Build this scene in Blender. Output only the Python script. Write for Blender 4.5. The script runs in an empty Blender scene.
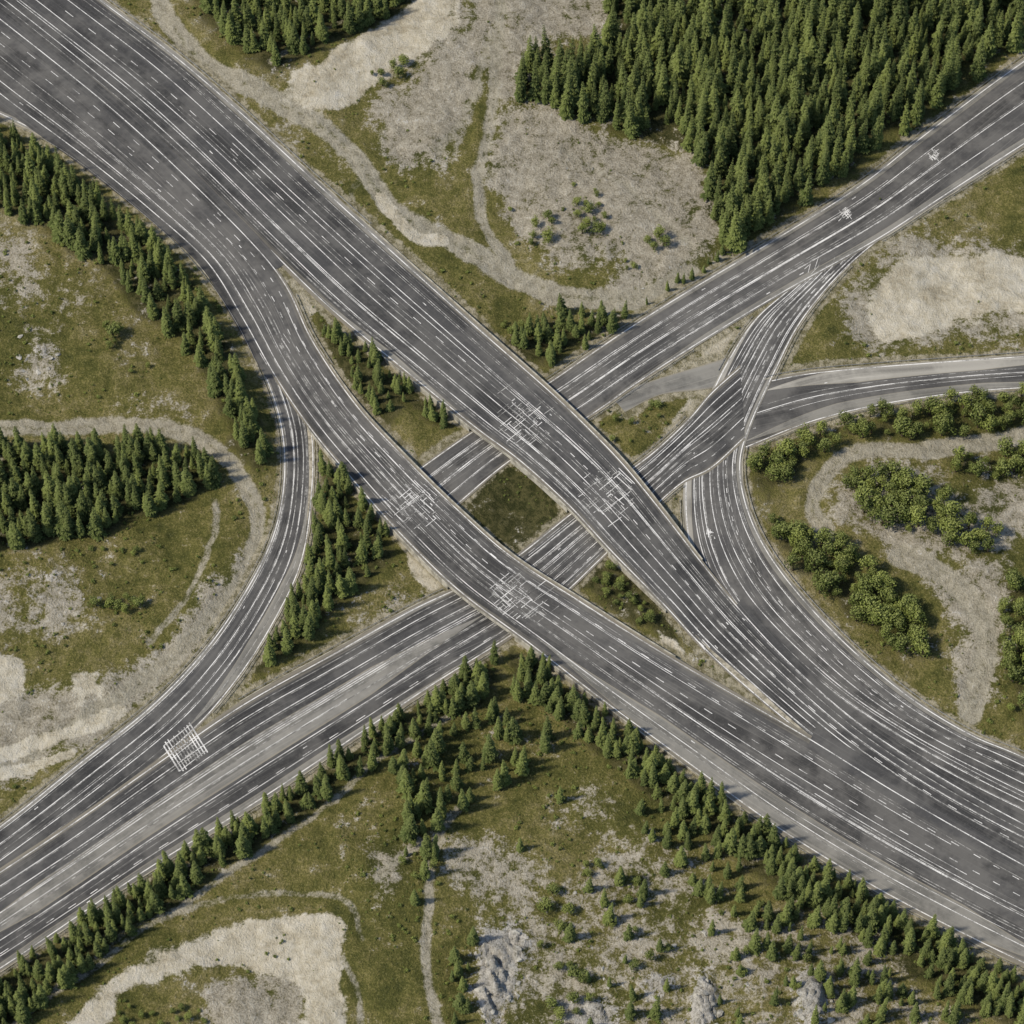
import bpy, math, random
import numpy as np
from mathutils import Vector
random.seed(7); rng=np.random.default_rng(7)
TH=math.radians(34); DIST=1300.0; SC=0.4; FP=DIST/SC
ct,st=math.cos(TH),math.sin(TH)
CAM=np.array([0,-DIST*st,DIST*ct])
def W(px,py,z=0.0):
    px=np.asarray(px,float);py=np.asarray(py,float)
    a=(px-512)/FP;b=(512-py)/FP
    rx=a;ry=st+b*ct;rz=-ct+b*st
    t=(z-CAM[2])/rz
    return rx*t,CAM[1]+ry*t
def PX(x,y):
    dx=x;dy=y-CAM[1];dz=-CAM[2]
    yc=dy*ct+dz*st;zc=dy*st-dz*ct
    return 512+FP*dx/zc,512-FP*yc/zc
scene=bpy.context.scene
def link(o): scene.collection.objects.link(o);return o
# ---------------- node helpers
class NT:
    def __init__(s,name,spec=.2):
        s.m=bpy.data.materials.new(name);s.m.use_nodes=True;s.t=s.m.node_tree;s.t.nodes.clear()
        s.out=s.n('ShaderNodeOutputMaterial');s.b=s.n('ShaderNodeBsdfPrincipled')
        s.l(s.b.outputs[0],s.out.inputs[0]);s.b.inputs['Roughness'].default_value=0.9
        s.b.inputs['Specular IOR Level'].default_value=spec
    def n(s,k,**kw):
        x=s.t.nodes.new(k)
        for a,v in kw.items(): setattr(x,a,v)
        return x
    def l(s,a,b): s.t.links.new(a,b)
    def set(s,inp,v):
        if isinstance(v,(int,float)): inp.default_value=v
        elif isinstance(v,tuple): inp.default_value=v if len(v)!=3 or inp.type!='RGBA' else (*v,1)
        else: s.l(v,inp)
    def math(s,op,a,b=0.0,clamp=False):
        x=s.n('ShaderNodeMath',operation=op,use_clamp=clamp);s.set(x.inputs[0],a);s.set(x.inputs[1],b);return x.outputs[0]
    def mix(s,f,a,b,bt='MIX'):
        x=s.n('ShaderNodeMix',data_type='RGBA',blend_type=bt);s.set(x.inputs[0],f);s.set(x.inputs[6],a);s.set(x.inputs[7],b);return x.outputs[2]
    def noise(s,vec,scale,det=4,rough=.6,dist=0):
        x=s.n('ShaderNodeTexNoise');s.l(vec,x.inputs['Vector']);x.inputs['Scale'].default_value=scale
        x.inputs['Detail'].default_value=det;x.inputs['Roughness'].default_value=rough;x.inputs['Distortion'].default_value=dist
        return x.outputs['Fac']
    def smooth(s,v,a,b,c=0,d=1):
        x=s.n('ShaderNodeMapRange',interpolation_type='SMOOTHSTEP');s.set(x.inputs[0],v)
        for i,k in enumerate((a,b,c,d)): x.inputs[i+1].default_value=k
        return x.outputs[0]
    def ramp(s,v,stops):
        x=s.n('ShaderNodeValToRGB');s.l(v,x.inputs[0]);e=x.color_ramp.elements
        while len(e)<len(stops): e.new(.5)
        for i,(p,c) in enumerate(stops): e[i].position=p;e[i].color=(*c,1)
        return x.outputs[0]
    def attr(s,name): x=s.n('ShaderNodeAttribute',attribute_name=name);return x
    def bump(s,h,str_,dist):
        x=s.n('ShaderNodeBump');x.inputs['Strength'].default_value=str_;x.inputs['Distance'].default_value=dist
        s.l(h,x.inputs['Height']);s.l(x.outputs[0],s.b.inputs['Normal'])
    def color(s,c): s.set(s.b.inputs['Base Color'],c)
# ---------------- ribbons (plan coordinates)
RB={
'A':[((-55,-120),(-110,-75)),((25,-60),(-35,-15)),((105,0),(50,52)),((175,52),(120,110)),((240,108),(185,170)),((320,182),(255,240)),((400,254),(325,308)),((476,322),(400,370)),((547,385),(470,427)),((588,424),(518,463)),((626,463),(567,507)),((664,510),(612,555)),((702,560),(662,606)),((742,609),(706,653)),((795,665),(765,705)),((860,722),(840,765)),((940,775),(920,820)),((1024,822),(1010,868)),((1120,868),(1100,915))],
'B':[((-110,-72),(-150,10)),((-35,-12),(-70,45)),((50,55),(15,108)),((120,113),(85,160)),((185,173),(150,212)),((255,243),(205,262)),((288,285),(240,318)),((314,340),(272,375)),((358,404),(308,428)),((410,460),(353,483)),((460,509),(403,540)),((513,555),(458,593)),((583,600),(528,645)),((660,648),(602,703)),((735,692),(692,770)),((812,736),(775,830)),((890,784),(870,888)),((968,830),(960,936)),((1032,866),(1040,975)),((1118,912),(1130,1018))],
'C':[((-140,60),(-90,0)),((-70,88),(-20,40)),((0,116),(60,80)),((65,150),(115,125)),((130,200),(180,180)),((190,255),(240,240)),((233,312),(270,310)),((262,370),(295,375)),((280,425),(312,430)),((283,480),(313,490)),((272,535),(303,560)),((245,590),(277,618)),((205,648),(238,680)),((150,705),(190,735)),((75,765),(110,800)),((0,825),(20,865)),((-90,885),(-60,925))],
'D':[((1120,-5),(1130,78)),((1024,58),(1035,140)),((930,128),(950,195)),((860,183),(880,240)),((770,240),(790,290)),((690,288),(715,335)),((620,332),(645,380)),((548,381),(583,422)),((475,428),(518,457)),((418,468),(462,503)),((385,492),(430,533))],
'E':[((900,150),(960,190)),((850,215),(905,222)),((800,278),(850,265)),((755,318),(805,318)),((728,358),(778,368)),((705,405),(752,425)),((688,450),(742,465)),((683,500),(750,510)),((688,550),(772,555)),((705,595),(810,603)),((745,640),(862,655)),((800,690),(920,702)),((870,738),(975,735)),((950,785),(1024,755)),((1040,830),(1110,795))],
'F':[((740,365),(745,440)),((712,390),(712,470)),((688,418),(683,484)),((655,449),(655,508)),((622,474),(630,533)),((570,512),(600,562)),((512,557),(560,600)),((465,582),(512,638)),((410,608),(430,690)),((330,652),(340,750)),((240,702),(250,810)),((150,765),(150,872)),((80,815),(75,922)),((0,868),(0,972)),((-90,925),(-95,1032))],
'G':[((1130,348),(1130,386)),((1024,355),(1024,389)),((940,361),(950,395)),((860,367),(875,407)),((800,373),(810,424)),((740,385),(745,450))],
'H':[((735,355),(735,385)),((700,366),(700,390)),((660,378),(660,395)),((610,395),(625,412))],
}
RB={k:np.array(v,float) for k,v in RB.items()}
def cat(P,s):
    n=len(P);s=np.clip(s,0,n-1-1e-6);i=np.floor(s).astype(int);f=(s-i)
    f=f.reshape(f.shape+(1,)*(P.ndim-1))
    g=lambda k:P[np.clip(k,0,n-1)]
    p0=np.where((i==0).reshape(f.shape),2*g(i)-g(i+1),g(i-1));p1=g(i);p2=g(i+1)
    p3=np.where((i+2>n-1).reshape(f.shape),2*p2-p1,g(i+2))
    return .5*((2*p1)+(-p0+p2)*f+(2*p0-5*p1+4*p2-p3)*f**2+(-p0+3*p1-3*p2+p3)*f**3)
def rpt(r,s,t):
    e=cat(RB[r],np.asarray(s,float));t=np.asarray(t,float)[...,None]
    return e[:,0]*(1-t)+e[:,1]*t
Z={'G':.05,'H':.08,'C':.11,'E':.14,'D':.17,'F':.20,'A':.23,'B':.26}
HD=3.0
def ss_(x): x=np.clip(x,0,1);return x*x*(3-2*x)
def zr(r,s):   # road surface level along the ribbon: A and B are carried over D and F on decks
    s=np.asarray(s,float)
    if r=='A': return Z[r]+HD*ss_((s-5.6)/2.3)*ss_((12.9-s)/1.8)
    if r=='B': return Z[r]+HD*ss_((s-7.4)/1.9)*ss_((14.6-s)/2.4)
    return Z[r]+0*s
def mesh_obj(name,verts,faces,mats,midx=None,smooth=False):
    me=bpy.data.meshes.new(name);me.from_pydata([tuple(v) for v in verts],[],[tuple(f) for f in faces])
    for m in mats: me.materials.append(m)
    if midx is not None: me.polygons.foreach_set('material_index',midx)
    if smooth: me.polygons.foreach_set('use_smooth',[True]*len(faces))
    me.update();return link(bpy.data.objects.new(name,me))
# ---------------- asphalt materials
def asphalt(name,base,light,seed,dust=.7):
    k=NT(name);uv=k.n('ShaderNodeUVMap',uv_map='UVMap').outputs[0]
    tt=k.n('ShaderNodeUVMap',uv_map='T').outputs[0]
    sep=k.n('ShaderNodeSeparateXYZ');k.l(tt,sep.inputs[0]);t=sep.outputs[0]
    def sv(a,b,off=0):
        x=k.n('ShaderNodeMapping');x.inputs['Scale'].default_value=(a,b,1);x.inputs['Location'].default_value=(seed*13.7+off,seed*3.1,seed);k.l(uv,x.inputs[0]);return x.outputs[0]
    lane=k.noise(sv(.16,.006),1,2,.6)
    st1=k.noise(sv(.9,.008,5),1,3,.7)
    st2=k.noise(sv(2.4,.02,9),1,2,.7)
    pos=k.n('ShaderNodeNewGeometry').outputs['Position']
    fine=k.noise(pos,1.6,3,.75);patch=k.noise(pos,.045,4,.72)
    dark=tuple(x*.6 for x in base)
    c=k.mix(k.smooth(lane,.38,.60),dark,base)
    c=k.mix(k.math('MULTIPLY',k.smooth(patch,.40,.62),.6),c,light)
    c=k.mix(k.math('MULTIPLY',k.smooth(st1,.52,.68),.5),c,light)
    c=k.mix(k.math('MULTIPLY',k.smooth(st2,.60,.76),.5),c,tuple(x*1.7 for x in light))
    c=k.mix(k.math('MULTIPLY',k.smooth(fine,.52,.78),.55),c,light)
    if dust:
        ed=k.math('ABSOLUTE',k.math('SUBTRACT',t,.5))
        edn=k.math('ADD',ed,k.math('MULTIPLY',k.math('SUBTRACT',st1,.5),.16))
        c=k.mix(k.math('MULTIPLY',k.smooth(edn,.40,.5),dust),c,(.23,.205,.155))
    k.color(c);k.b.inputs['Roughness'].default_value=.85
    return k.m
M_as=asphalt('asphalt',(.068,.066,.063),(.145,.138,.125),1)
M_as2=asphalt('asphalt_dark',(.055,.054,.053),(.125,.120,.110),2)
M_as4=asphalt('asphalt_seam',(.057,.056,.055),(.125,.120,.110),5,0)
M_as3=asphalt('asphalt_pale',(.185,.178,.158),(.26,.247,.215),3)
M_conc=asphalt('worn_concrete',(.28,.265,.23),(.36,.34,.295),4)
def simple(name,c,c2=None,scale=1.5,amt=1,wear=None):
    k=NT(name);pos=k.n('ShaderNodeNewGeometry').outputs['Position']
    n=k.noise(pos,scale,3,.7);k.color(k.mix(k.smooth(n,.4,.62,0,amt),c,c2 or tuple(x*.6 for x in c)));return k
km=NT('road_paint');pos=km.n('ShaderNodeNewGeometry').outputs['Position']
n1=km.noise(pos,.10,4,.75);n2=km.noise(pos,2.0,2,.8)
w=km.smooth(km.math('ADD',km.math('MULTIPLY',n1,.65),km.math('MULTIPLY',n2,.35)),.44,.62)
km.color(km.mix(w,(.68,.665,.63),(.18,.176,.165)));M_paint=km.m
km=NT('road_paint_faded');pos=km.n('ShaderNodeNewGeometry').outputs['Position']
w=km.smooth(km.noise(pos,.25,4,.8),.38,.58);km.color(km.mix(w,(.40,.39,.36),(.11,.107,.10)));M_faint=km.m
M_kerb=simple('kerb_concrete',(.36,.335,.27),(.16,.145,.10),.12).m
M_wall=simple('deck_concrete',(.40,.375,.31),(.22,.205,.165),.3).m
M_rail=simple('galvanised_steel',(.30,.295,.28),(.19,.187,.175)).m
M_dust=simple('gravel_gore',(.37,.335,.26),(.18,.16,.115),.3).m
NA=10
def ribbon_mesh(name,r,mat,dz=0,t0=0,t1=1,s0=0,s1=None,na=NA,taper=False):
    n=len(RB[r]);s1=n-1 if s1 is None else s1
    S=np.linspace(s0,s1,int((s1-s0)*10)+2);V=[];T=[];UV=[]
    L=0;prev=None
    for s in S:
        tt=np.linspace(t0,t1,na+1)
        if taper:
            f=min(1,(s-s0)/1.5,(s1-s)/1.5+.02);c=(t0+t1)/2;tt=c+(tt-c)*max(f,.02)
        z=float(zr(r,s))+dz
        p=rpt(r,np.full(na+1,s),tt);x,y=W(p[:,0],p[:,1],z)
        mid=np.array([x[na//2],y[na//2]])
        if prev is not None: L+=np.linalg.norm(mid-prev)
        prev=mid;wid=math.hypot(x[-1]-x[0],y[-1]-y[0])
        for i in range(na+1):
            V.append((x[i],y[i],z));UV.append((wid*i/na,L));T.append((i/na,L))
    F=[]
    for j in range(len(S)-1):
        for i in range(na):
            a=j*(na+1)+i;F.append((a,a+1,a+na+2,a+na+1))
    V=np.array(V)
    a,b,c=V[F[0][0]],V[F[0][1]],V[F[0][2]]
    if np.cross(b-a,c-a)[2]<0: F=[f[::-1] for f in F]
    o=mesh_obj(name,V,F,[mat]);me=o.data
    for nm,src in (('UVMap',UV),('T',T)):
        l=me.uv_layers.new(name=nm);vi=np.empty(len(me.loops),int);me.loops.foreach_get('vertex_index',vi)
        l.data.foreach_set('uv',np.array(src)[vi].ravel())
    return o
NM={'G':'side_road','H':'slip_road','C':'highway_ramp','E':'highway_ramp','D':'highway_road','F':'highway_road','A':'highway_road','B':'highway_road'}
for r in 'GHCEDFAB':
    ribbon_mesh(NM[r],r,{'G':M_as,'H':M_as3}.get(r,M_as2 if r in 'AFC' else M_as))
sub=lambda nm,r,t0,t1,s0,s1,m,dz=.008,tp=True: ribbon_mesh(nm,r,m,dz,t0,t1,s0,s1,4,tp)
sub('asphalt_seam','B',-.14,.14,0,5.6,M_as4,tp=False)
sub('asphalt_seam','B',.86,1.12,0,7.0,M_as4,tp=False)
sub('asphalt_seam','A',-.12,.13,12.9,18,M_as4,tp=False)
sub('asphalt_seam','B',-.10,.12,15.0,19,M_as4,tp=False)
sub('concrete_strip','F',.38,.66,7.1,14,M_as3)
sub('concrete_strip','G',0,.36,0,4.6,M_conc)
sub('concrete_strip','G',.74,1,0,5,M_as3)
sub('asphalt_patch','B',.70,.97,12.0,18.5,M_as3)
sub('asphalt_patch','A',.88,1.0,5.8,7.8,M_as3)
sub('asphalt_patch','A',.0,.08,1,7.6,M_as3)
sub('asphalt_patch','D',.88,1.0,0,6.5,M_as3)
sub('asphalt_patch','D',.0,.1,0,6.5,M_as3)
sub('asphalt_patch','C',.7,1,9,13,M_as3)
sub('asphalt_patch','C',.0,.1,1,16,M_as3)
sub('asphalt_patch','E',.0,.13,3,8.5,M_conc)
sub('asphalt_patch','E',.9,1.,3,13.5,M_as3)
sub('asphalt_patch','F',.9,1.,7.5,14,M_as3)
sub('gravel_gore','F',0,.09,7.0,9.2,M_as3)
sub('gravel_gore','A',.82,1.0,12.7,14.8,M_dust)
sub('gravel_gore','C',.80,1.0,7.2,9.6,M_dust)
# ---------------- markings
MV=[];MF=[];MI=[]
def strip(pts,w,z,mi):
    pts=np.asarray(pts);z=np.broadcast_to(z,(len(pts),));x,y=W(pts[:,0],pts[:,1],z);p=np.stack([x,y],1)
    d=np.gradient(p,axis=0);d/=np.linalg.norm(d,axis=1)[:,None]+1e-9
    nrm=np.stack([-d[:,1],d[:,0]],1)*w/2
    b=len(MV)
    for q,n,zz_ in zip(p,nrm,z):
        MV.append((q[0]-n[0],q[1]-n[1],zz_));MV.append((q[0]+n[0],q[1]+n[1],zz_))
    for i in range(len(p)-1):
        a=b+2*i;MF.append((a,a+2,a+3,a+1));MI.append(mi)
cnt=[0]
def nz():
    cnt[0]+=1;return .0125+(cnt[0]%40)*.0002
def line(r,t,s0,s1,w,mi,dash=None,dt=0,wob=0.004):
    ph=random.random()*9;z=nz()
    def tf(s): return t+dt*(s-s0)/(s1-s0)+wob*np.sin(s*1.7+ph)
    if dash is None:
        s=np.linspace(s0,s1,int((s1-s0)*10)+3);strip(rpt(r,s,tf(s)),w,zr(r,s)+z,mi)
    else:
        s=s0
        while s<s1:
            ss=np.linspace(s,min(s+dash[0],s1),3);strip(rpt(r,ss,tf(ss)),w,zr(r,ss)+z,mi);s+=dash[0]+dash[1]
LN={'A':7,'B':6,'C':3,'D':4,'E':7,'F':7,'G':2}
for r,n in LN.items():
    m=len(RB[r])-1
    for k in range(n+1):
        t=.04+.92*k/n
        if k in (0,n): line(r,t,0,m,.38,0)
        else:
            q=random.random()
            if q<.85: line(r,t,0,m,.32,0 if random.random()<.6 else 1)
            else: line(r,t,0,m,.28,0,dash=(.10,.20))
            if random.random()<.8:
                a=random.uniform(0,m*.5);line(r,t+.022,a,min(m,a+random.uniform(5,12)),.24,0 if random.random()<.4 else 1)
    for k in range(int(m*(1.0 if r!='G' else .4))):
        a=random.uniform(0,m-3);b=min(m,a+random.uniform(3,9));t=random.uniform(.06,.92)
        line(r,t,a,b,random.uniform(.14,.26),1 if random.random()<.7 else 0,dt=random.uniform(-.04,.04))
    for k in range(int(m*.5)):
        a=random.uniform(0,m-.1);kk=random.randrange(n);t=.04+.92*(kk+.5)/n
        line(r,t,a,a+.045,.36,0)
def inside(P,poly):
    c=np.zeros(len(P),bool);n=len(poly);x,y=P[:,0],P[:,1]
    for i in range(n):
        x1,y1=poly[i];x2,y2=poly[(i+1)%n]
        if y1==y2: continue
        c^=((y1>y)!=(y2>y))&(x<(x2-x1)*(y-y1)/(y2-y1)+x1)
    return c
PG={}
for r,R in RB.items():
    e=cat(R,np.linspace(0,len(R)-1,(len(R)-1)*6+1));PG[r]=np.concatenate([e[:,0],e[::-1,1]])
def deck_z(P):
    z=np.zeros(len(P))
    for r in 'GHCEDFAB':
        R=RB[r];i=inside(P,PG[r])
        if not i.any(): continue
        mid=cat(R,np.linspace(0,len(R)-1,200)).mean(1)
        for j in np.where(i)[0]:
            s=np.argmin(((mid-P[j])**2).sum(1))/199*(len(R)-1);z[j]=zr(r,s)
    return z
def put(P,w,mi):
    z=deck_z(P)
    if z.min()<.04 or z.max()-z.min()>.4: return
    strip(P,w,z+.015+nz(),mi)
def junction(cx,cy,R,n,dirs,bright=.35):
    for i in range(n):
        a=random.choice(dirs)+random.gauss(0,.05);L=random.uniform(4,R*.8)
        x=cx+random.gauss(0,R*.33);y=cy+random.gauss(0,R*.31)
        c,s=math.cos(a),math.sin(a);u=np.linspace(-.5,.5,6)*L
        put(np.stack([x+c*u,y+s*u],1),random.uniform(.14,.36),0 if random.random()<bright else 1)
d1=math.radians(42);d2=math.radians(-39)
def hatch(cx,cy,R):   # worn painted hatching laid in both road directions across the junction
    A1=np.array([math.cos(d1),math.sin(d1)]);A2=np.array([math.cos(d2),math.sin(d2)])
    for U,V,sp in ((A2,A1,3.4),(A1,A2,5.2)):
        o=-R
        while o<R:
            half=R*math.sqrt(max(0.05,1-(o/R)**2))*random.uniform(.7,1.0);u=-half
            while u<half:
                L=random.uniform(5,20)
                if random.random()<.55:
                    t=np.linspace(u,min(u+L,half),4)[:,None];P=np.array([cx,cy])+V*o+U*t
                    put(P,random.uniform(.16,.40),0 if random.random()<.5 else 1)
                u+=L+random.uniform(1,5)
            o+=sp*random.uniform(.7,1.3)
for c in ((524,422),(412,505),(517,596),(608,493)): hatch(*c,27);junction(*c,44,22,[d1,d2],.3)
junction(820,270,18,10,[math.radians(-45),math.radians(-75)])
junction(285,350,22,8,[math.radians(60)]);junction(700,640,22,10,[math.radians(45)])
junction(845,213,9,22,[d2,math.radians(50)],.8);junction(934,156,8,22,[d2,math.radians(50)],.8);junction(708,533,7,12,[0,1.6],.7)
c0=np.array([185,748.]);ua=np.array([math.cos(math.radians(-38)),math.sin(math.radians(-38))]);va=np.array([math.cos(math.radians(58)),math.sin(math.radians(58))])
for i in range(11):
    o=c0+ua*(i-5)*3.4;u=np.linspace(-1,1,4)[:,None];strip(o+va*u*random.uniform(14,18),random.uniform(.3,.7),.225+nz(),0 if random.random()<.6 else 1)
for i in range(5):
    o=c0+va*(i-2)*7.5;u=np.linspace(-1,1,4)[:,None];strip(o+ua*u*17,.3,.225+nz(),i%2)
fixed=[];MVa=np.array(MV)
for f in MF:
    a,b,c=MVa[f[0]],MVa[f[1]],MVa[f[2]]
    fixed.append(f if np.cross(b-a,c-a)[2]>0 else f[::-1])
mesh_obj('road_markings',MV,fixed,[M_paint,M_faint],MI)
# ---------------- kerbs, guardrails, deck parapets and retaining walls
EDG=[('A',0,0,5.6),('D',0,0,7.0),('D',1,0,3),('D',1,5.3,7.0),
('B',0,6.2,7.4),('B',1,14.6,19),('C',0,0,16),('C',1,8,12.6),
('F',0,2,4.0),('F',0,7.4,10),('F',1,2,3.3),('F',1,7.2,14),
('E',1,2,4.2),('E',1,5.5,14),('E',0,3,4.3),('E',0,7.0,8.2),('G',0,0,4.6),('G',1,0,4.8)]
KV=[];KF=[];GV=[];GF=[];DV=[];DF=[]
def boxp(V,F,P,N,w0,w1,z0,z1):
    b=len(V);z0=np.broadcast_to(z0,(len(P),));z1=np.broadcast_to(z1,(len(P),))
    for p,n,za,zb in zip(P,N,z0,z1):
        for a,z in ((w0,za),(w1,za),(w1,zb),(w0,zb)): V.append((p[0]+n[0]*a,p[1]+n[1]*a,z))
    for i in range(len(P)-1):
        for k in range(4):
            a=b+4*i;F.append((a+k,a+(k+1)%4,a+4+(k+1)%4,a+4+k))
    e=b+4*(len(P)-1);F.append((b,b+3,b+2,b+1));F.append((e,e+1,e+2,e+3))
def edge(r,side,s0,s1,den=12):
    s=np.linspace(s0,s1,int((s1-s0)*den)+3);e=cat(RB[r],s);p=e[:,side];q=e[:,1-side];z=zr(r,s)
    P=np.stack(W(p[:,0],p[:,1],z),1);Q=np.stack(W(q[:,0],q[:,1],z),1)
    d=np.gradient(P,axis=0);d/=np.linalg.norm(d,axis=1)[:,None];N=np.stack([-d[:,1],d[:,0]],1)
    sg=np.sign(((P-Q)*N).sum(1)).mean();N=N*(1 if sg>0 else -1)
    return s,P,N,d,z
for r,side,s0,s1 in EDG:
    s,P,N,d,z=edge(r,side,s0,s1)
    boxp(KV,KF,P,N,0,.34,z-.5,z+.12)
    boxp(GV,GF,P,N,1.1,1.22,z+.35,z+.65)
    seg=np.linalg.norm(np.diff(P,axis=0),axis=1);cum=np.r_[0,np.cumsum(seg)]
    for L in np.arange(1,cum[-1],5.0):
        x=np.interp(L,cum,P[:,0]);y=np.interp(L,cum,P[:,1]);i=min(np.searchsorted(cum,L),len(N)-1)
        c=np.array([x,y])+N[i]*1.34;dd=d[i]*.08
        boxp(GV,GF,[c-dd,c+dd],[N[i],N[i]],-.1,.1,-.5,z[i]+.7)
for r,side,s0,s1 in (('A',0,5.6,12.0),('A',1,6.4,12.1),('B',0,7.4,13.2),('B',1,8.0,14.6)):
    s,P,N,d,z=edge(r,side,s0,s1,16)
    boxp(DV,DF,P,N,0,.4,z-.8,z+.45)
    px_,py_=PX(P[:,0],P[:,1]);QQ=np.stack([px_,py_],1)
    op=inside(QQ,PG['D'])|inside(QQ,PG['F'])
    i=0
    while i<len(s):
        if op[i]: i+=1;continue
        j=i
        while j+1<len(s) and not op[j+1]: j+=1
        if j-i>=1: boxp(DV,DF,P[i:j+1],N[i:j+1],.02,.37,-.6,z[i:j+1]-.8)
        i=j+1
mesh_obj('kerb',KV,KF,[M_kerb]);mesh_obj('guardrail',GV,GF,[M_rail]);mesh_obj('overpass_parapet',DV,DF,[M_wall])
# ---------------- plan SDF raster
RX=np.arange(-160,1190,3.0);gx,gy=np.meshgrid(RX,RX);PP=np.stack([gx.ravel(),gy.ravel()],1)
def segdist(P,poly,closed=False):
    d=np.full(len(P),1e9);n=len(poly)
    for i in range(n if closed else n-1):
        a=poly[i];b=poly[(i+1)%n];ab=b-a;L=(ab**2).sum()+1e-9
        t=np.clip(((P-a)@ab)/L,0,1);dx=P[:,0]-a[0]-t*ab[0];dy=P[:,1]-a[1]-t*ab[1]
        np.minimum(d,dx*dx+dy*dy,out=d)
    return np.sqrt(d)
D=np.full(len(PP),1e9);IN=np.zeros(len(PP),bool)
for r,R in RB.items():
    s=np.linspace(0,len(R)-1,(len(R)-1)*3+1);e=cat(R,s)
    for k in (0,1): np.minimum(D,segdist(PP,e[:,k]),out=D)
    IN|=inside(PP,np.concatenate([e[:,0],e[::-1,1]]))
SDF=np.where(IN,-D,D).reshape(gx.shape)
def bil(G,px,py):
    u=np.clip((px-RX[0])/3,0,len(RX)-1.001);v=np.clip((py-RX[0])/3,0,len(RX)-1.001)
    i=u.astype(int);j=v.astype(int);f=u-i;g=v-j
    return (G[j,i]*(1-f)+G[j,i+1]*f)*(1-g)+(G[j+1,i]*(1-f)+G[j+1,i+1]*f)*g
sdf=lambda px,py: bil(SDF,px,py)
NG=[np.random.default_rng(s).random((128,128)) for s in range(6)]
def vn(x,y,s,k):
    u=(x*s)%127;v=(y*s)%127;i=u.astype(int);j=v.astype(int);f=u-i;g=v-j;f=f*f*(3-2*f);g=g*g*(3-2*g);G=NG[k]
    return (G[j,i]*(1-f)+G[j,(i+1)%128]*f)*(1-g)+(G[(j+1)%128,i]*(1-f)+G[(j+1)%128,(i+1)%128]*f)*g
OUT=[(495,975,20,46,1.0),(515,945,18,20,.8),(705,1005,14,32,.9),(812,1000,18,30,.9),(655,985,22,14,.6),(770,955,20,12,.5),(600,1010,25,14,.6),(40,352,24,9,.4),(25,595,22,14,.35),(50,580,12,9,.4)]
def rockf(px,py):
    r=np.zeros(np.shape(px))
    for a,b,c,d,e in OUT: r=np.maximum(r,e*np.exp(-(((px-a)/c)**2+((py-b)/d)**2)))
    return r
def height(x,y,px,py):
    d=sdf(px,py);a=np.clip((d-3)/30,0,1);a=a*a*(3-2*a)
    h=3.6*(vn(x+900,y+900,.02,0)-.4)+2.2*(vn(x+900,y+900,.06,1)-.5)+.9*(vn(x+900,y+900,.2,2)-.5)
    rk=rockf(px,py)
    wq=2.5*vn(x+900,y+900,.3,5)
    u=(x+900)*.9+(y+900)*.35+wq;v=(y+900)*.9-(x+900)*.35+wq
    f=vn(u,v*.4,.16,3)*.6+vn(u,v*.5,.42,4)*.4
    q=f*6;led=(np.floor(q)+ss_((q-np.floor(q)-.75)/.25))/6
    crack=np.clip(1-np.abs(vn(u,v*.35,.30,1)-.5)/.05,0,1)
    h=h+np.minimum(rk*1.4,1)*(12*led*rk+.8*vn(x+100,y+900,.9,4)-1.8*crack-2.6*rk)
    return h*a-.02*(d<0)-np.clip(d/6,0,1)*.15
# ---------------- ground masks
poly=lambda *a: np.array(a,float)
GR=[(poly((372,138),(390,95),(450,45),(470,10),(480,-60),(512,-60),(500,20),(472,100),(445,155),(405,160)),.95),
(poly((500,105),(520,102),(600,128),(690,148),(718,185),(726,240),(690,276),(640,303),(600,295),(620,264),(560,268),(530,240),(498,210),(488,150)),.86),
(poly((500,-80),(630,-80),(602,38),(530,52),(517,98),(498,110),(488,60)),.9),
(poly((-60,705),(60,695),(130,672),(170,640),(205,600),(248,560),(252,590),(205,655),(140,708),(110,738),(50,765),(-60,815)),.88),
(poly((825,520),(900,560),(945,560),(1005,550),(1040,500),(1040,470),(960,490),(920,470),(860,470),(830,490)),.74),
(poly((930,560),(1010,560),(1005,640),(1000,700),(960,700),(950,640)),.78),
(poly((470,930),(520,895),(600,870),(700,870),(780,915),(880,960),(880,1060),(470,1060)),.50),
(poly((445,830),(490,830),(560,880),(560,905),(470,920)),.62),(poly((372,850),(405,840),(412,880),(385,900)),.8),
(poly((590,860),(640,850),(700,900),(640,930)),.52),(poly((-60,560),(60,570),(110,600),(60,640),(-60,650)),.54),
(poly((-60,230),(40,240),(50,300),(-60,330)),.56),(poly((20,330),(60,330),(60,380),(10,380)),.56),
(poly((850,280),(895,235),(960,230),(1060,240),(1080,325),(960,340),(890,356),(845,338)),.66),
(poly((420,-40),(480,-40),(460,60),(430,125),(370,125),(360,95),(410,60)),.68),
(poly((205,985),(245,965),(300,965),(310,1060),(205,1060)),.9),
(poly((120,395),(200,400),(210,430),(120,425)),.45),
(poly((570,760),(640,800),(690,850),(620,860),(550,820)),.32),(poly((760,860),(900,950),(960,1020),(880,1030)),.42),
(poly((250,690),(300,655),(420,592),(450,580),(350,640),(250,698)),.6),
(poly((590,300),(720,240),(740,262),(600,335)),.4),(poly((230,60),(300,110),(360,170),(340,180),(270,120),(215,75)),.42),(poly((10,250),(90,270),(120,310),(60,320)),.36)]
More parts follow.
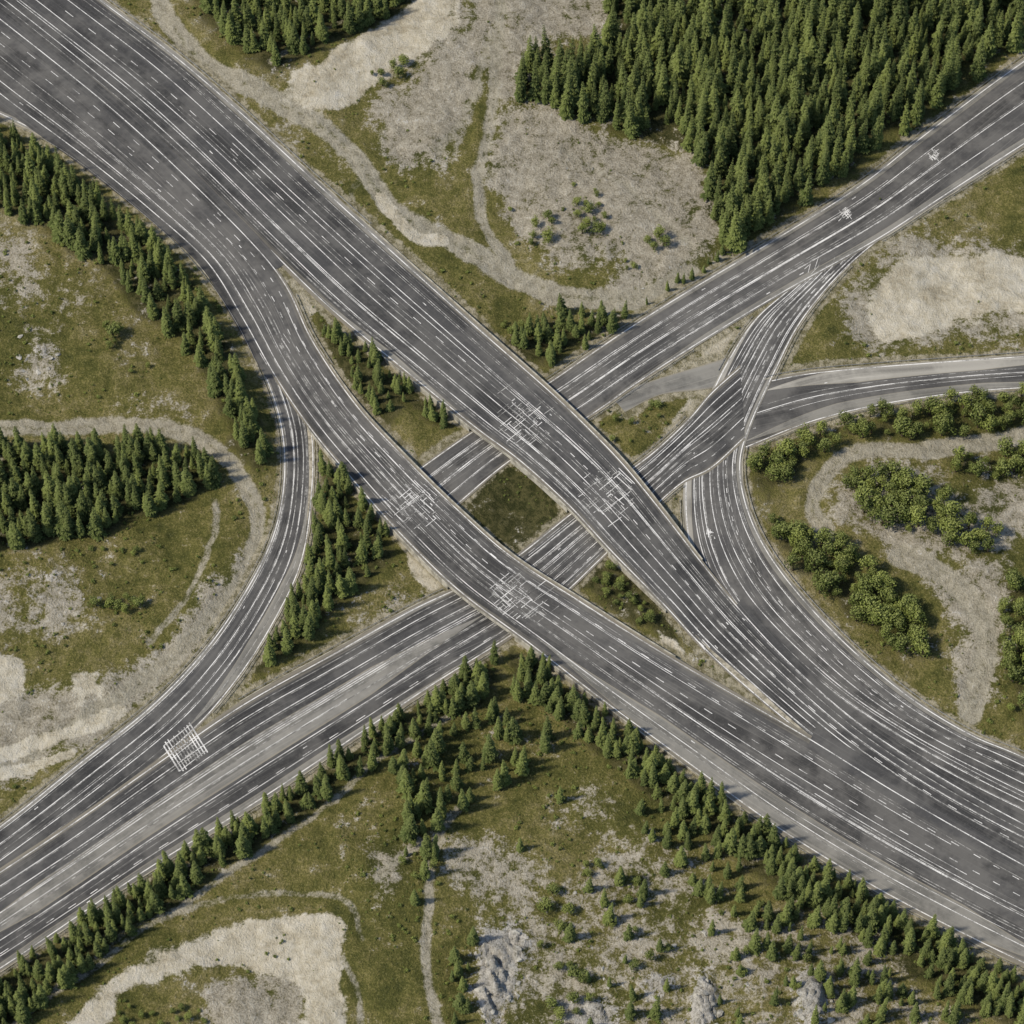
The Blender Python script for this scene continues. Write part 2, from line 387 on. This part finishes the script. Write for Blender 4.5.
SD=[(poly((288,97),(296,70),(345,46),(390,18),(415,-10),(458,-5),(444,37),(404,64),(348,102),(308,109)),1),
(poly((870,312),(884,283),(906,255),(960,246),(1030,250),(1070,280),(1040,302),(985,318),(930,335),(888,345)),.95),
(poly((-10,652),(30,662),(24,703),(-10,708)),.95),(poly((72,680),(108,671),(107,700),(83,706)),.9),
(poly((740,318),(758,320),(728,358),(705,400),(694,396),(650,392),(690,362),(715,340)),.85),
(poly((40,1060),(100,988),(180,936),(260,912),(332,914),(352,948),(350,1060),(315,1060),(300,988),(240,960),(170,968),(115,1002),(90,1060)),.85),
(poly((280,268),(292,268),(318,312),(300,318)),.8),(poly((300,400),(312,400),(322,445),(308,450)),.8),(poly((400,545),(425,560),(455,585),(430,600),(402,575)),.75),
(poly((680,490),(690,495),(692,560),(680,540)),.8),(poly((664,632),(680,640),(690,660),(660,645)),.7),
(poly((685,396),(700,396),(692,420),(668,442),(660,436)),.7)]
PT=[([(140,-40),(165,15),(200,60),(260,92),(325,128),(365,170),(395,210),(440,235),(490,262),(530,283),(580,296),(640,300),(690,275)],10),
([(500,-40),(497,60),(488,130),(478,185),(485,230),(510,262)],6),
([(-60,432),(0,430),(90,424),(170,430),(225,455),(252,500),(255,545),(235,590),(190,640),(130,690),(60,735),(-60,800)],8),
([(215,500),(213,545),(190,595),(150,640)],3),([(480,695),(440,722),(380,762),(330,805),(260,855),(180,905),(60,990),(0,1040)],3.5),
([(460,805),(440,830),(432,880),(425,930),(428,980),(445,1050)],4.5),
([(1060,420),(1000,437),(930,450),(860,452),(825,475),(812,505),(825,530)],9),
([(900,555),(945,575),(975,610),(985,660),(970,710)],12),([(420,840),(400,860),(380,880)],5),
([(365,175),(350,190),(355,210)],3),([(440,150),(470,100),(495,30)],4),([(455,150),(480,90)],2),([(560,150),(640,200),(690,250)],3),
([(0,455),(-60,460)],3),([(270,60),(300,40),(370,10)],2),([(345,960),(362,1000),(360,1050)],3),([(60,985),(150,920),(250,895),(340,900),(362,940)],2.5)]
SP=[([(-60,760),(0,755),(60,735),(120,712)],7),
([(-60,790),(0,775),(70,755)],5),([(380,195),(410,232),(440,240)],7)]
FO=[dict(p=poly((520,62),(560,50),(600,42),(612,-90),(1140,-90),(1140,-60),(1024,32),(935,100),(860,157),(775,214),(728,240),(712,210),(705,160),(690,140),(600,112),(520,92)),sp=11.8,h=(18,26),w=.74,dn=.0),
dict(p=poly((185,-60),(440,-60),(405,0),(350,30),(272,58),(240,42),(205,12)),sp=11,h=(14,19),w=.88),
dict(p=poly((-60,88),(0,125),(60,160),(120,208),(175,262),(215,322),(243,382),(264,440),(272,462),(262,468),(235,430),(205,370),(165,320),(110,265),(50,225),(-60,180)),sp=10.8,h=(12,19),w=.88,dn=.1),
dict(p=poly((-60,440),(60,438),(150,440),(210,450),(222,476),(190,492),(120,517),(40,537),(-60,542)),sp=12,h=(13,19),w=.9),
dict(p=poly((316,440),(345,474),(385,526),(398,548),(350,588),(300,638),(255,668),(245,660),(272,612),(300,556),(316,500)),sp=11.5,h=(11,18),w=.9,dn=.1),
dict(p=poly((312,308),(370,346),(440,396),(465,424),(440,425),(405,398),(392,420),(360,395),(335,350)),sp=10.5,h=(8,14),w=.9,dn=.15),
dict(p=poly((505,332),(560,305),(640,312),(600,336),(550,364),(530,352)),sp=11.5,h=(9,15)),
dict(p=poly((640,304),(690,268),(735,243),(735,250),(700,272),(650,304)),sp=11,h=(6,10)),
dict(p=poly((500,640),(430,690),(300,776),(150,872),(0,972),(-60,1012),(-60,1070),(0,1035),(60,985),(150,915),(300,812),(400,745),(490,688)),sp=10.8,h=(10,17),w=.88,dn=.12),
dict(p=poly((515,640),(600,705),(700,780),(800,850),(900,910),(1024,975),(1100,1012),(1100,1064),(1024,1030),(900,958),(800,896),(700,826),(620,766),(560,714),(510,686)),sp=10.6,h=(10,17),w=.88,dn=.15),
dict(p=poly((380,775),(480,695),(560,735),(520,770),(450,810),(425,900),(405,880),(400,800)),sp=16,h=(11,18),w=.88,dn=.2),
dict(p=poly((580,745),(700,830),(880,950),(1040,1030),(1040,1060),(880,1060),(760,960),(660,850)),sp=18.5,h=(9,16),w=.82,dn=.3),
dict(p=poly((560,890),(660,850),(880,960),(980,1060),(560,1060)),sp=31,h=(9,15),w=.82,dn=.3),
dict(p=poly((450,940),(475,930),(475,1000),(450,1040)),sp=15,h=(9,13))]
BR=[dict(p=poly((748,462),(800,437),(870,412),(1000,387),(1040,382),(1040,418),(990,428),(930,436),(860,436),(800,462),(790,478),(760,497)),sp=12.5,h=(6.5,11)),
dict(p=poly((840,478),(900,473),(945,498),(960,520),(1000,526),(1000,552),(940,547),(880,527),(845,508)),sp=12,h=(8,12)),
dict(p=poly((755,508),(800,528),(850,547),(890,587),(930,627),(935,660),(890,645),(840,606),(790,566)),sp=12,h=(8,12.5)),
dict(p=poly((940,453),(1040,448),(1040,478),(960,478)),sp=13,h=(8,11)),
dict(p=poly((1000,580),(1060,570),(1060,740),(1012,728),(1000,640)),sp=14,h=(8,11)),
dict(p=poly((800,520),(870,560),(880,590),(830,560)),sp=16,h=(5,8)),
dict(p=poly((590,575),(612,562),(645,602),(655,632),(620,612)),sp=10,h=(3,5)),
dict(p=poly((590,425),(640,400),(675,402),(640,440),(615,450)),sp=14,h=(2,4.5)),
dict(p=poly((525,215),(550,215),(556,240),(530,245)),sp=10,h=(4,7)),dict(p=poly((570,200),(602,195),(615,228),(580,235)),sp=11,h=(4,7)),
dict(p=poly((645,235),(665,235),(665,252),(648,254)),sp=10,h=(4,7)),dict(p=poly((620,258),(635,258),(635,270),(620,270)),sp=9,h=(3,5)),
dict(p=poly((365,75),(405,55),(402,75),(372,88)),sp=10,h=(4.5,7)),dict(p=poly((500,200),(520,205),(515,230),(500,225)),sp=14,h=(2,4)),
dict(p=poly((95,325),(140,325),(140,345),(100,350)),sp=11,h=(4.5,7)),dict(p=poly((115,365),(155,365),(150,385),(120,380)),sp=13,h=(2,4)),
dict(p=poly((90,600),(140,590),(150,605),(110,618)),sp=10,h=(4.5,7)),dict(p=poly((80,540),(130,535),(150,555),(100,570)),sp=14,h=(2,4)),
dict(p=poly((165,300),(200,330),(190,350),(165,330)),sp=14,h=(3,6)),
dict(p=poly((535,890),(570,890),(590,1000),(560,1040),(545,1000)),sp=20,h=(4,7)),
dict(p=poly((580,860),(650,860),(690,960),(620,970)),sp=30,h=(3,6)),
dict(p=poly((720,900),(760,900),(860,980),(840,1000),(740,980)),sp=32,h=(3,5)),
dict(p=poly((400,790),(450,800),(440,900),(400,890)),sp=20,h=(2,5)),
dict(p=poly((490,310),(520,320),(530,350),(510,345)),sp=12,h=(3,5)),
dict(p=poly((120,1005),(205,1005),(210,1050),(110,1050)),sp=12,h=(2,5))]
fx=np.arange(-290,290.1,.66);fy=np.arange(-345,370.1,.8)
def ext(f):
    g=[];d=f[1]-f[0];v=f[-1]
    while v<9000: d*=1.35;v+=d;g.append(v)
    g=np.array(g);lo=f[0]-(g-f[-1])[::-1];return np.r_[lo,f,g]
X=ext(fx);Y=ext(fy);XX,YY=np.meshgrid(X,Y);xx=XX.ravel();yy=YY.ravel()
yc_=np.clip(yy,-1200,4000);px,py=PX(xx,yc_)
wx=16*(vn(xx+900,yy+900,.05,3)-.5)+12*(vn(xx+900,yy+900,.13,2)-.5);wy=16*(vn(xx+500,yy+900,.05,4)-.5)+12*(vn(xx+500,yy+900,.13,1)-.5)
P2=np.stack([px+wx,py+wy],1);P3=np.stack([px+wx*.3,py+wy*.3],1)
def band(lst,gen,soft=22):
    out=np.zeros(len(xx),np.float32);PP_=P2 if gen=='p' else P3
    for item,val in lst:
        if val<=0: continue
        m=soft+6 if gen=='p' else val+16
        a=np.array(item,float);lo=a.min(0)-m-14;hi=a.max(0)+m+14
        idx=np.where((px>lo[0])&(px<hi[0])&(py>lo[1])&(py<hi[1]))[0]
        if not len(idx): continue
        Q=PP_[idx]
        if gen=='p':
            d=segdist(Q,a,True);sd=np.where(inside(Q,a),d,-d);v=np.clip(.5+sd/soft,0,1)*val
        else:
            n=len(a);a2=cat(a,np.linspace(0,n-1,(n-1)*4+1));d=segdist(Q,a2);v=np.clip(.5+(val-d)/9,0,.95)
            v=v*(1-.28*np.exp(-(d/(val*.28+.3))**2))
        out[idx]=np.maximum(out[idx],v)
    return out
m_gr=band(GR,'p',28);m_sd=np.maximum(band(SD[:4]+SD[5:6],'p',16),np.maximum(band(SD[4:5]+SD[6:],'p',8),band(SP,'l')));m_pt=band(PT,'l')
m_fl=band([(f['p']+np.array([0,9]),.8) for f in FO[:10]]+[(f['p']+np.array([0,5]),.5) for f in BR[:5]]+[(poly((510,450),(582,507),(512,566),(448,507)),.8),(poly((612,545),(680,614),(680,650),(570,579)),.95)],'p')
m_rk=rockf(px+wx*.6,py+wy*.6).astype(np.float32)
cen=np.exp(-((px-515)**2+(py-507)**2)/60**2)+np.exp(-((px-625)**2+(py-600)**2)/40**2)
sdv=sdf(px,py);vw=3.2+4.8*vn(xx+900,yy+900,.03,5)**1.5-4.0*cen;m_vg=np.clip(1-(sdv-vw)/6.0,0,1)*(1-.5*np.minimum(cen,1))
zz=height(xx,yy,px,py)-.35*m_pt*(sdv>8)
far=np.clip((np.hypot(xx,yy)-380)/200,0,1);zz=zz*(1-far)-.5*far
me=bpy.data.meshes.new('ground');nv=len(xx);nx=len(X);ny=len(Y)
me.vertices.add(nv);me.vertices.foreach_set('co',np.stack([xx,yy,zz],1).astype(np.float32).ravel())
ii=np.arange(nx-1)[None,:]+np.arange(ny-1)[:,None]*nx
q=np.stack([ii,ii+1,ii+nx+1,ii+nx],-1).reshape(-1,4).astype(np.int32)
me.loops.add(q.size);me.loops.foreach_set('vertex_index',q.ravel());me.polygons.add(len(q))
me.polygons.foreach_set('loop_start',np.arange(len(q),dtype=np.int32)*4)
me.polygons.foreach_set('use_smooth',np.ones(len(q),bool))
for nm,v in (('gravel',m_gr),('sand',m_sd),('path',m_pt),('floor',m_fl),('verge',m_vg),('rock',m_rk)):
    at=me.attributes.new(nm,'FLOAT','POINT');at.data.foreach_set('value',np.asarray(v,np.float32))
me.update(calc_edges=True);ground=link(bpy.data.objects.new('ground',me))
k=NT('ground',0.0);pos=k.n('ShaderNodeNewGeometry').outputs['Position']
nA=k.noise(pos,.012,3,.55);nB=k.noise(pos,.055,5,.70,.4);nC=k.noise(pos,.28,5,.75);nD=k.noise(pos,1.3,3,.8)
gm=k.math('ADD',k.math('MULTIPLY',nA,.30),k.math('ADD',k.math('MULTIPLY',nB,.40),k.math('MULTIPLY',nC,.30)))
grass=k.ramp(gm,[(.38,(.046,.051,.016)),(.44,(.094,.092,.026)),(.49,(.152,.136,.044)),(.54,(.215,.182,.078)),(.60,(.30,.262,.155))])
grass=k.mix(k.smooth(nD,.36,.62,.65,.0),grass,(.045,.050,.018))
grass=k.mix(k.smooth(nD,.54,.70,.0,.45),grass,(.28,.25,.125))
jit=k.math('ADD',k.math('MULTIPLY',k.math('SUBTRACT',nB,.5),1.6),k.math('ADD',k.math('MULTIPLY',k.math('SUBTRACT',nC,.5),1.5),k.math('MULTIPLY',k.math('SUBTRACT',nD,.5),.7)))
def thr(nm,kk,a,b): return k.smooth(k.math('ADD',k.attr(nm).outputs['Fac'],k.math('MULTIPLY',jit,kk)),a,b)
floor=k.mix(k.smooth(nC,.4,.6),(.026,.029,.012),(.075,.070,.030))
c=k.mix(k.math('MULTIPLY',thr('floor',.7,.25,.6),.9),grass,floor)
grc=k.ramp(k.math('ADD',k.math('MULTIPLY',nB,.2),k.math('ADD',k.math('MULTIPLY',nC,.4),k.math('MULTIPLY',nD,.4))),[(.38,(.12,.104,.066)),(.46,(.225,.20,.148)),(.54,(.33,.30,.235)),(.64,(.46,.43,.355))])
c=k.mix(thr('gravel',1.4,.30,.70),c,grc)
pc=k.ramp(k.math('ADD',k.math('MULTIPLY',nC,.55),k.math('MULTIPLY',nD,.45)),[(.38,(.19,.17,.12)),(.5,(.29,.265,.20)),(.64,(.39,.36,.285))])
c=k.mix(thr('path',.6,.35,.75),c,pc)
sc=k.ramp(k.math('ADD',k.math('MULTIPLY',nB,.5),k.math('MULTIPLY',nC,.5)),[(.38,(.30,.262,.185)),(.5,(.43,.39,.30)),(.62,(.52,.485,.40))])
c=k.mix(thr('sand',.6,.38,.66),c,sc)
c=k.mix(k.math('MULTIPLY',thr('verge',1.0,.35,.8),.9),c,k.mix(k.smooth(nC,.4,.6),(.14,.125,.07),(.34,.305,.22)))
rc=k.ramp(k.math('ADD',k.math('MULTIPLY',nC,.5),k.math('MULTIPLY',nD,.5)),[(.38,(.12,.112,.09)),(.47,(.27,.255,.22)),(.60,(.45,.43,.385))])
c=k.mix(thr('rock',.9,.30,.48),c,rc)
k.color(c);k.b.inputs['Roughness'].default_value=1
hh=k.math('ADD',nC,k.math('MULTIPLY',nD,.6));k.bump(hh,.9,1.4)
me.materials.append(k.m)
# ---------------- foliage
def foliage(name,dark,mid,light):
    k=NT(name,0.0);oi=k.n('ShaderNodeObjectInfo').outputs['Random'];leaf_tone=k.attr('leaf_tone').outputs['Fac']
    c=k.ramp(leaf_tone,[(0,dark),(.55,mid),(1,light)])
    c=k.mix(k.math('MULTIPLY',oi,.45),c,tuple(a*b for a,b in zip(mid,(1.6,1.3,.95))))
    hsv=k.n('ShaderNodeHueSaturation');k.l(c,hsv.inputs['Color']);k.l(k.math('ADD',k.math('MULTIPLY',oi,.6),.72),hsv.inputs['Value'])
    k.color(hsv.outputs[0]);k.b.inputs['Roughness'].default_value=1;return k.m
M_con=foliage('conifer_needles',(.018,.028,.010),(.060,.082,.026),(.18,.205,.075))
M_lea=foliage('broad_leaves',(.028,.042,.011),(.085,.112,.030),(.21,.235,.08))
M_bark=simple('bark',(.09,.065,.045)).m
M_rock=simple('rock',(.36,.345,.30),(.15,.14,.115),.3).m
class MB:
    def __init__(s): s.v=[];s.f=[];s.t=[];s.m=[]
    def add(s,vs,fs,ts,mi):
        b=len(s.v);s.v+=[tuple(v) for v in vs];s.t+=list(ts)
        for f in fs: s.f.append(tuple(b+i for i in f));s.m.append(mi)
    def tube(s,a,b,r0,r1,n=6):
        a=Vector(a);b=Vector(b);d=(b-a).normalized();u=d.orthogonal();w=d.cross(u);vs=[]
        for c,r in ((a,r0),(b,r1)):
            for i in range(n): t=6.283*i/n;vs.append(c+u*math.cos(t)*r+w*math.sin(t)*r)
        s.add(vs,[(i,(i+1)%n,n+(i+1)%n,n+i) for i in range(n)],[.2]*2*n,0)
    def mesh(s,name,mats):
        me=bpy.data.meshes.new(name);me.from_pydata(s.v,[],s.f);me.polygons.foreach_set('material_index',s.m)
        for m in mats: me.materials.append(m)
        at=me.attributes.new('leaf_tone','FLOAT','POINT');at.data.foreach_set('value',s.t);me.update();return me
def conifer(seed):
    R=random.Random(seed);b=MB();b.tube((0,0,-.04),(0,0,.5),.016,.009);b.tube((0,0,.5),(0,0,.99),.009,.001)
    RR=R.uniform(.16,.225);nw=R.randint(15,18);ex=R.uniform(.65,.85)
    for w in range(nw):
        z=.07+.92*(w/(nw-1))**.95;r=RR*((1-z)**ex)*R.uniform(.75,1.2)+.008
        if w==0: r*=.75
        n=max(5,int(8*(1-z)+4));ph=R.random()*6.28
        for i in range(n):
            a=ph+6.283*i/n+R.uniform(-.2,.2);rr=r*R.uniform(.6,1.3);dr=rr*R.uniform(.15,.45)-(.02 if z>.85 else 0)
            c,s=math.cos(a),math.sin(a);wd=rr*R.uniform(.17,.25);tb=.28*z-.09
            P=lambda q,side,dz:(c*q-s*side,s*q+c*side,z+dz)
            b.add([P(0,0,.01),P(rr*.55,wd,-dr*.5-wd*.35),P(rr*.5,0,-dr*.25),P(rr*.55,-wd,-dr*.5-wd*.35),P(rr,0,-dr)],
                  [(0,2,1),(0,3,2),(1,2,4),(2,3,4)],[0,.5+tb,.3+tb,.5+tb,.9+tb],1)  # lighter out to the branch tips (new growth) and up the tree
            for q in (.4,.75):
                for sgn in (-1,1):
                    L=rr*(1-q)*R.uniform(.6,1.0)+.014;aa=a+sgn*R.uniform(.6,1.0);cc,s2=math.cos(aa),math.sin(aa)
                    bx,by,bz=c*rr*q,s*rr*q,z-dr*q+.003;hw=L*.22
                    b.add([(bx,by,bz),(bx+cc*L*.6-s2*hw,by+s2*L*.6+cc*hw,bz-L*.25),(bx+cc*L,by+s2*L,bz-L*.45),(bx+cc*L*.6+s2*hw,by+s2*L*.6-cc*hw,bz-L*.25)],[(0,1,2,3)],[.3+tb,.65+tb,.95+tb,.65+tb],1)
    return b.mesh('pine_tree',[M_bark,M_con])
def broad(seed,bush=False):
    R=random.Random(seed);b=MB();h0=.12 if bush else .28
    b.tube((0,0,-.05),(0,0,h0+.2),.03,.02)
    L=[]
    for i in range(R.randint(6,9)):
        a=R.random()*6.28;d=R.uniform(.08,.30);zc=R.uniform(h0+.1,.84);d*=1.25-zc*.7
        c=Vector((math.cos(a)*d,math.sin(a)*d,zc));b.tube((0,0,h0),c,.014,.005,4);L.append((c,R.uniform(.10,.18)))
    L.append((Vector((0,0,.75)),.18));L.append((Vector((0,0,.5)),.24))
    for c,r in L:
        for j in range(int(2400*r*r) if not bush else int(500*r*r)):
            v=Vector((R.gauss(0,1),R.gauss(0,1),R.gauss(0,1)));v.normalize();q=r*R.uniform(.6,1.15)
            p=c+Vector((v.x*q,v.y*q,v.z*q*.85))
            if p.z<h0*.6: continue
            nrm=(v+Vector((R.gauss(0,.5),R.gauss(0,.5),R.gauss(0,.5)+.3))).normalized();u=nrm.orthogonal().normalized();w=nrm.cross(u)
            s=R.uniform(.022,.045)*(2.2 if bush else 1);an=R.random()*3;u2=u*math.cos(an)+w*math.sin(an);w2=nrm.cross(u2)
            t=min(1,max(0,.35*(q/r-.5)*1.6+.4*max(0,v.z)+.45*(p.z-.1)))+R.uniform(-.15,.15)  # leaf tone: lighter outward, on upper sides of clumps and higher in the crown
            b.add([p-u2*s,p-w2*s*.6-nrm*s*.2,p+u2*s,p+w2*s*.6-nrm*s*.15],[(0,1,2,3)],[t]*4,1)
    return b.mesh('broadleaf_tree',[M_bark,M_lea])
def rockm(seed):
    import bmesh
    R=random.Random(seed);bm=bmesh.new();bmesh.ops.create_icosphere(bm,subdivisions=3,radius=.5)
    pl=[(Vector((R.gauss(0,1),R.gauss(0,1),R.gauss(0,.8))).normalized(),R.uniform(.2,.42)) for _ in range(10)]
    for v in bm.verts:
        for n,d in pl:
            e=v.co.dot(n)-d
            if e>0: v.co-=n*e*.9
        v.co*=R.uniform(.94,1.06);v.co.z*=.5
    me=bpy.data.meshes.new('boulder');bm.to_mesh(me);bm.free();me.materials.append(M_rock);return me
def hz(px_,py_):
    a=np.atleast_1d(np.array(px_,float));b=np.atleast_1d(np.array(py_,float));x,y=W(a,b);return x,y,height(x,y,a,b)
def srccol(name,meshes,places,oname,h):
    col=bpy.data.collections.new(name);scene.collection.children.link(col)
    for m,(a,b) in zip(meshes,places):
        o=bpy.data.objects.new(oname,m);x,y,z=hz(a,b);o.location=(x[0],y[0],z[0]-.1);s=random.uniform(*h);o.scale=(s,s,s)
        o.rotation_euler=(0,0,random.random()*6);col.objects.link(o)
    return col
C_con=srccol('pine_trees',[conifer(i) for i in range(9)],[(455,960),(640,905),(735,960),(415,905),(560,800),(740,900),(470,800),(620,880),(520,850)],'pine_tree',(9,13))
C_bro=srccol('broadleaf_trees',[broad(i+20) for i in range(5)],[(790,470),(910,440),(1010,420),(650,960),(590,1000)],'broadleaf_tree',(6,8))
C_bus=srccol('shrubs',[broad(i+40,True) for i in range(4)],[(560,850),(250,880),(60,300),(880,200)],'shrub',(1.5,2.5))
C_roc=srccol('boulders',[rockm(i) for i in range(5)],[(497,975),(510,1000),(492,1012),(520,960),(800,1000)],'boulder',(2,3))
def instancer(name,col,pts):
    pts=np.array(pts);me=bpy.data.meshes.new(name);me.vertices.add(len(pts));me.vertices.foreach_set('co',pts[:,:3].astype(np.float32).ravel())
    a=me.attributes.new('irot','FLOAT_VECTOR','POINT');a.data.foreach_set('vector',np.stack([pts[:,7],pts[:,8],pts[:,3]],1).astype(np.float32).ravel())
    a=me.attributes.new('iscl','FLOAT_VECTOR','POINT');a.data.foreach_set('vector',pts[:,[4,4,5]].astype(np.float32).ravel())
    a=me.attributes.new('iidx','INT','POINT');a.data.foreach_set('value',pts[:,6].astype(np.int32))
    o=link(bpy.data.objects.new(name,me))
    g=bpy.data.node_groups.new(name,'GeometryNodeTree');g.interface.new_socket('Geometry',in_out='INPUT',socket_type='NodeSocketGeometry');g.interface.new_socket('Geometry',in_out='OUTPUT',socket_type='NodeSocketGeometry')
    N=g.nodes;gi=N.new('NodeGroupInput');go=N.new('NodeGroupOutput');ip=N.new('GeometryNodeInstanceOnPoints');ci=N.new('GeometryNodeCollectionInfo')
    ci.inputs['Collection'].default_value=col;ci.inputs['Separate Children'].default_value=True;ci.inputs['Reset Children'].default_value=True
    ip.inputs['Pick Instance'].default_value=True
    def na(nm,ty):
        x=N.new('GeometryNodeInputNamedAttribute');x.data_type=ty;x.inputs['Name'].default_value=nm;return x.outputs['Attribute']
    Lk=g.links.new;Lk(gi.outputs[0],ip.inputs['Points']);Lk(ci.outputs[0],ip.inputs['Instance']);Lk(na('iidx','INT'),ip.inputs['Instance Index'])
    e=N.new('FunctionNodeEulerToRotation');Lk(na('irot','FLOAT_VECTOR'),e.inputs[0]);Lk(e.outputs[0],ip.inputs['Rotation']);Lk(na('iscl','FLOAT_VECTOR'),ip.inputs['Scale'])
    Lk(ip.outputs[0],go.inputs[0]);o.modifiers.new('scatter','NODES').node_group=g
    return o
def sample(f,cent=.35,margin=5.0,bush=False):
    p=f['p'];lo=p.min(0);hi=p.max(0);sp=f['sp'];out=[];dn=f.get('dn',0)
    ys=np.arange(lo[1],hi[1],sp*.86)
    cand=[]
    for j,yv in enumerate(ys):
        for xv in np.arange(lo[0]+(j%2)*sp/2,hi[0],sp): cand.append((xv+random.uniform(-.45,.45)*sp,yv+random.uniform(-.45,.45)*sp))
    cand=np.array(cand)
    if len(cand)==0: return []
    cand=cand[inside(cand,p)]
    cl=vn(cand[:,0],cand[:,1],.045,2) if len(cand) else []
    for (a,b),cc in zip(cand,cl):
        if random.random()<.06+dn*1.6*max(0,1.1-1.6*cc): continue
        h=random.uniform(*f['h'])*(1 if random.random()>.2 else .6)*(.88+.24*cc);bb=b+h*st/SC*cent
        if sdf(np.array([a]),np.array([bb]))[0]<margin: continue
        if rockf(np.array([a]),np.array([bb]))[0]>.55 and random.random()<.8: continue
        out.append((a,bb,h))
    return out
def rows(L,nidx,wf=1.0,tilt=.04):
    r=[]
    if not L: return r
    A=np.array(L);x,y,z=hz(A[:,0],A[:,1])
    for i in range(len(A)):
        h=A[i,2];s=h*random.uniform(.8,1.25)*wf;r.append((x[i],y[i],z[i]-.15,random.random()*6.28,s,h,random.randrange(nidx),random.gauss(0,tilt),random.gauss(0,tilt)))
    return r
for i,f in enumerate(FO):
    L=sample(f);wf=f.get('w',.94)
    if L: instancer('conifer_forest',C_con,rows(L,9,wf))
R=[]
for f in BR:
    R+=rows(sample(f,.25),5 ,1.15 if f['h'][1]>7.5 else 1.4)
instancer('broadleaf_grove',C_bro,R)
R=[]
A=np.stack([rng.uniform(-120,1150,26000),rng.uniform(-120,1150,26000)],1)
x,y=W(A[:,0],A[:,1]);dens=vn(x+900,y+900,.035,4)*.6+vn(x+900,y+900,.13,5)*.4
bare=np.zeros(len(A),bool)
for p_,v_ in GR+SD:
    bare|=inside(A,p_)&(rng.random(len(A))<(.9 if v_>.6 else .3))
for p_,v_ in PT+SP: bare|=segdist(A,np.array(p_,float))<v_+3
bare|=rockf(A[:,0],A[:,1])>.3
A=A[(sdf(A[:,0],A[:,1])>5)&(dens>.50)&~bare]
L=[(a,b,random.choice([.4,.5,.6,.8,1.0,1.5])*random.uniform(.8,1.3)) for a,b in A]
instancer('low_shrubs',C_bus,rows(L,4,1.6))
L=[]
for p_,n_,h_ in ((GR[6][0],70,(.4,1.8)),(GR[1][0],60,(.3,1.2)),(poly((478,940),(518,930),(530,1040),(480,1040)),26,(1.,3)),(poly((790,980),(835,975),(830,1040),(780,1040)),16,(1,2.8)),(GR[10][0],16,(.6,2)),(GR[12][0],9,(.8,2.4)),(GR[3][0],30,(.3,1.2)),(poly((690,980),(730,980),(730,1030),(690,1030)),12,(1.,2.8))):
    lo,hi=p_.min(0),p_.max(0)
    for _ in range(n_):
        q_=np.array([[random.uniform(lo[0],hi[0]),random.uniform(lo[1],hi[1])]])
        if inside(q_,p_)[0] and sdf(q_[:,0],q_[:,1])[0]>8: L.append((q_[0,0],q_[0,1],random.uniform(h_[0],h_[1])**1.0))
instancer('scattered_rocks',C_roc,rows(L,5,1.5,.3))
# ---------------- light / camera
EL,AZ=math.radians(48),math.radians(258)
w=bpy.data.worlds.new('World');scene.world=w;w.use_nodes=True;nt=w.node_tree
sky=nt.nodes.new('ShaderNodeTexSky');sky.sky_type='NISHITA';sky.sun_disc=False;sky.sun_elevation=EL;sky.sun_rotation=AZ
bg=nt.nodes['Background'];bg.inputs[1].default_value=.14;nt.links.new(sky.outputs[0],bg.inputs[0])
sd=bpy.data.lights.new('sun','SUN');sd.energy=4.6;sd.angle=math.radians(4);sd.color=(1,.92,.79);so=link(bpy.data.objects.new('sun',sd))
dirv=Vector((math.sin(AZ)*math.cos(EL),math.cos(AZ)*math.cos(EL),math.sin(EL)));so.rotation_euler=dirv.to_track_quat('Z','Y').to_euler()
cd=bpy.data.cameras.new('camera');co=link(bpy.data.objects.new('camera',cd));co.location=CAM;co.rotation_euler=(TH,0,0)
cd.sensor_width=36;cd.lens=36*FP/1024;cd.clip_start=10;cd.clip_end=30000;scene.camera=co
scene.view_settings.view_transform='Standard';scene.view_settings.look='None';scene.view_settings.exposure=0
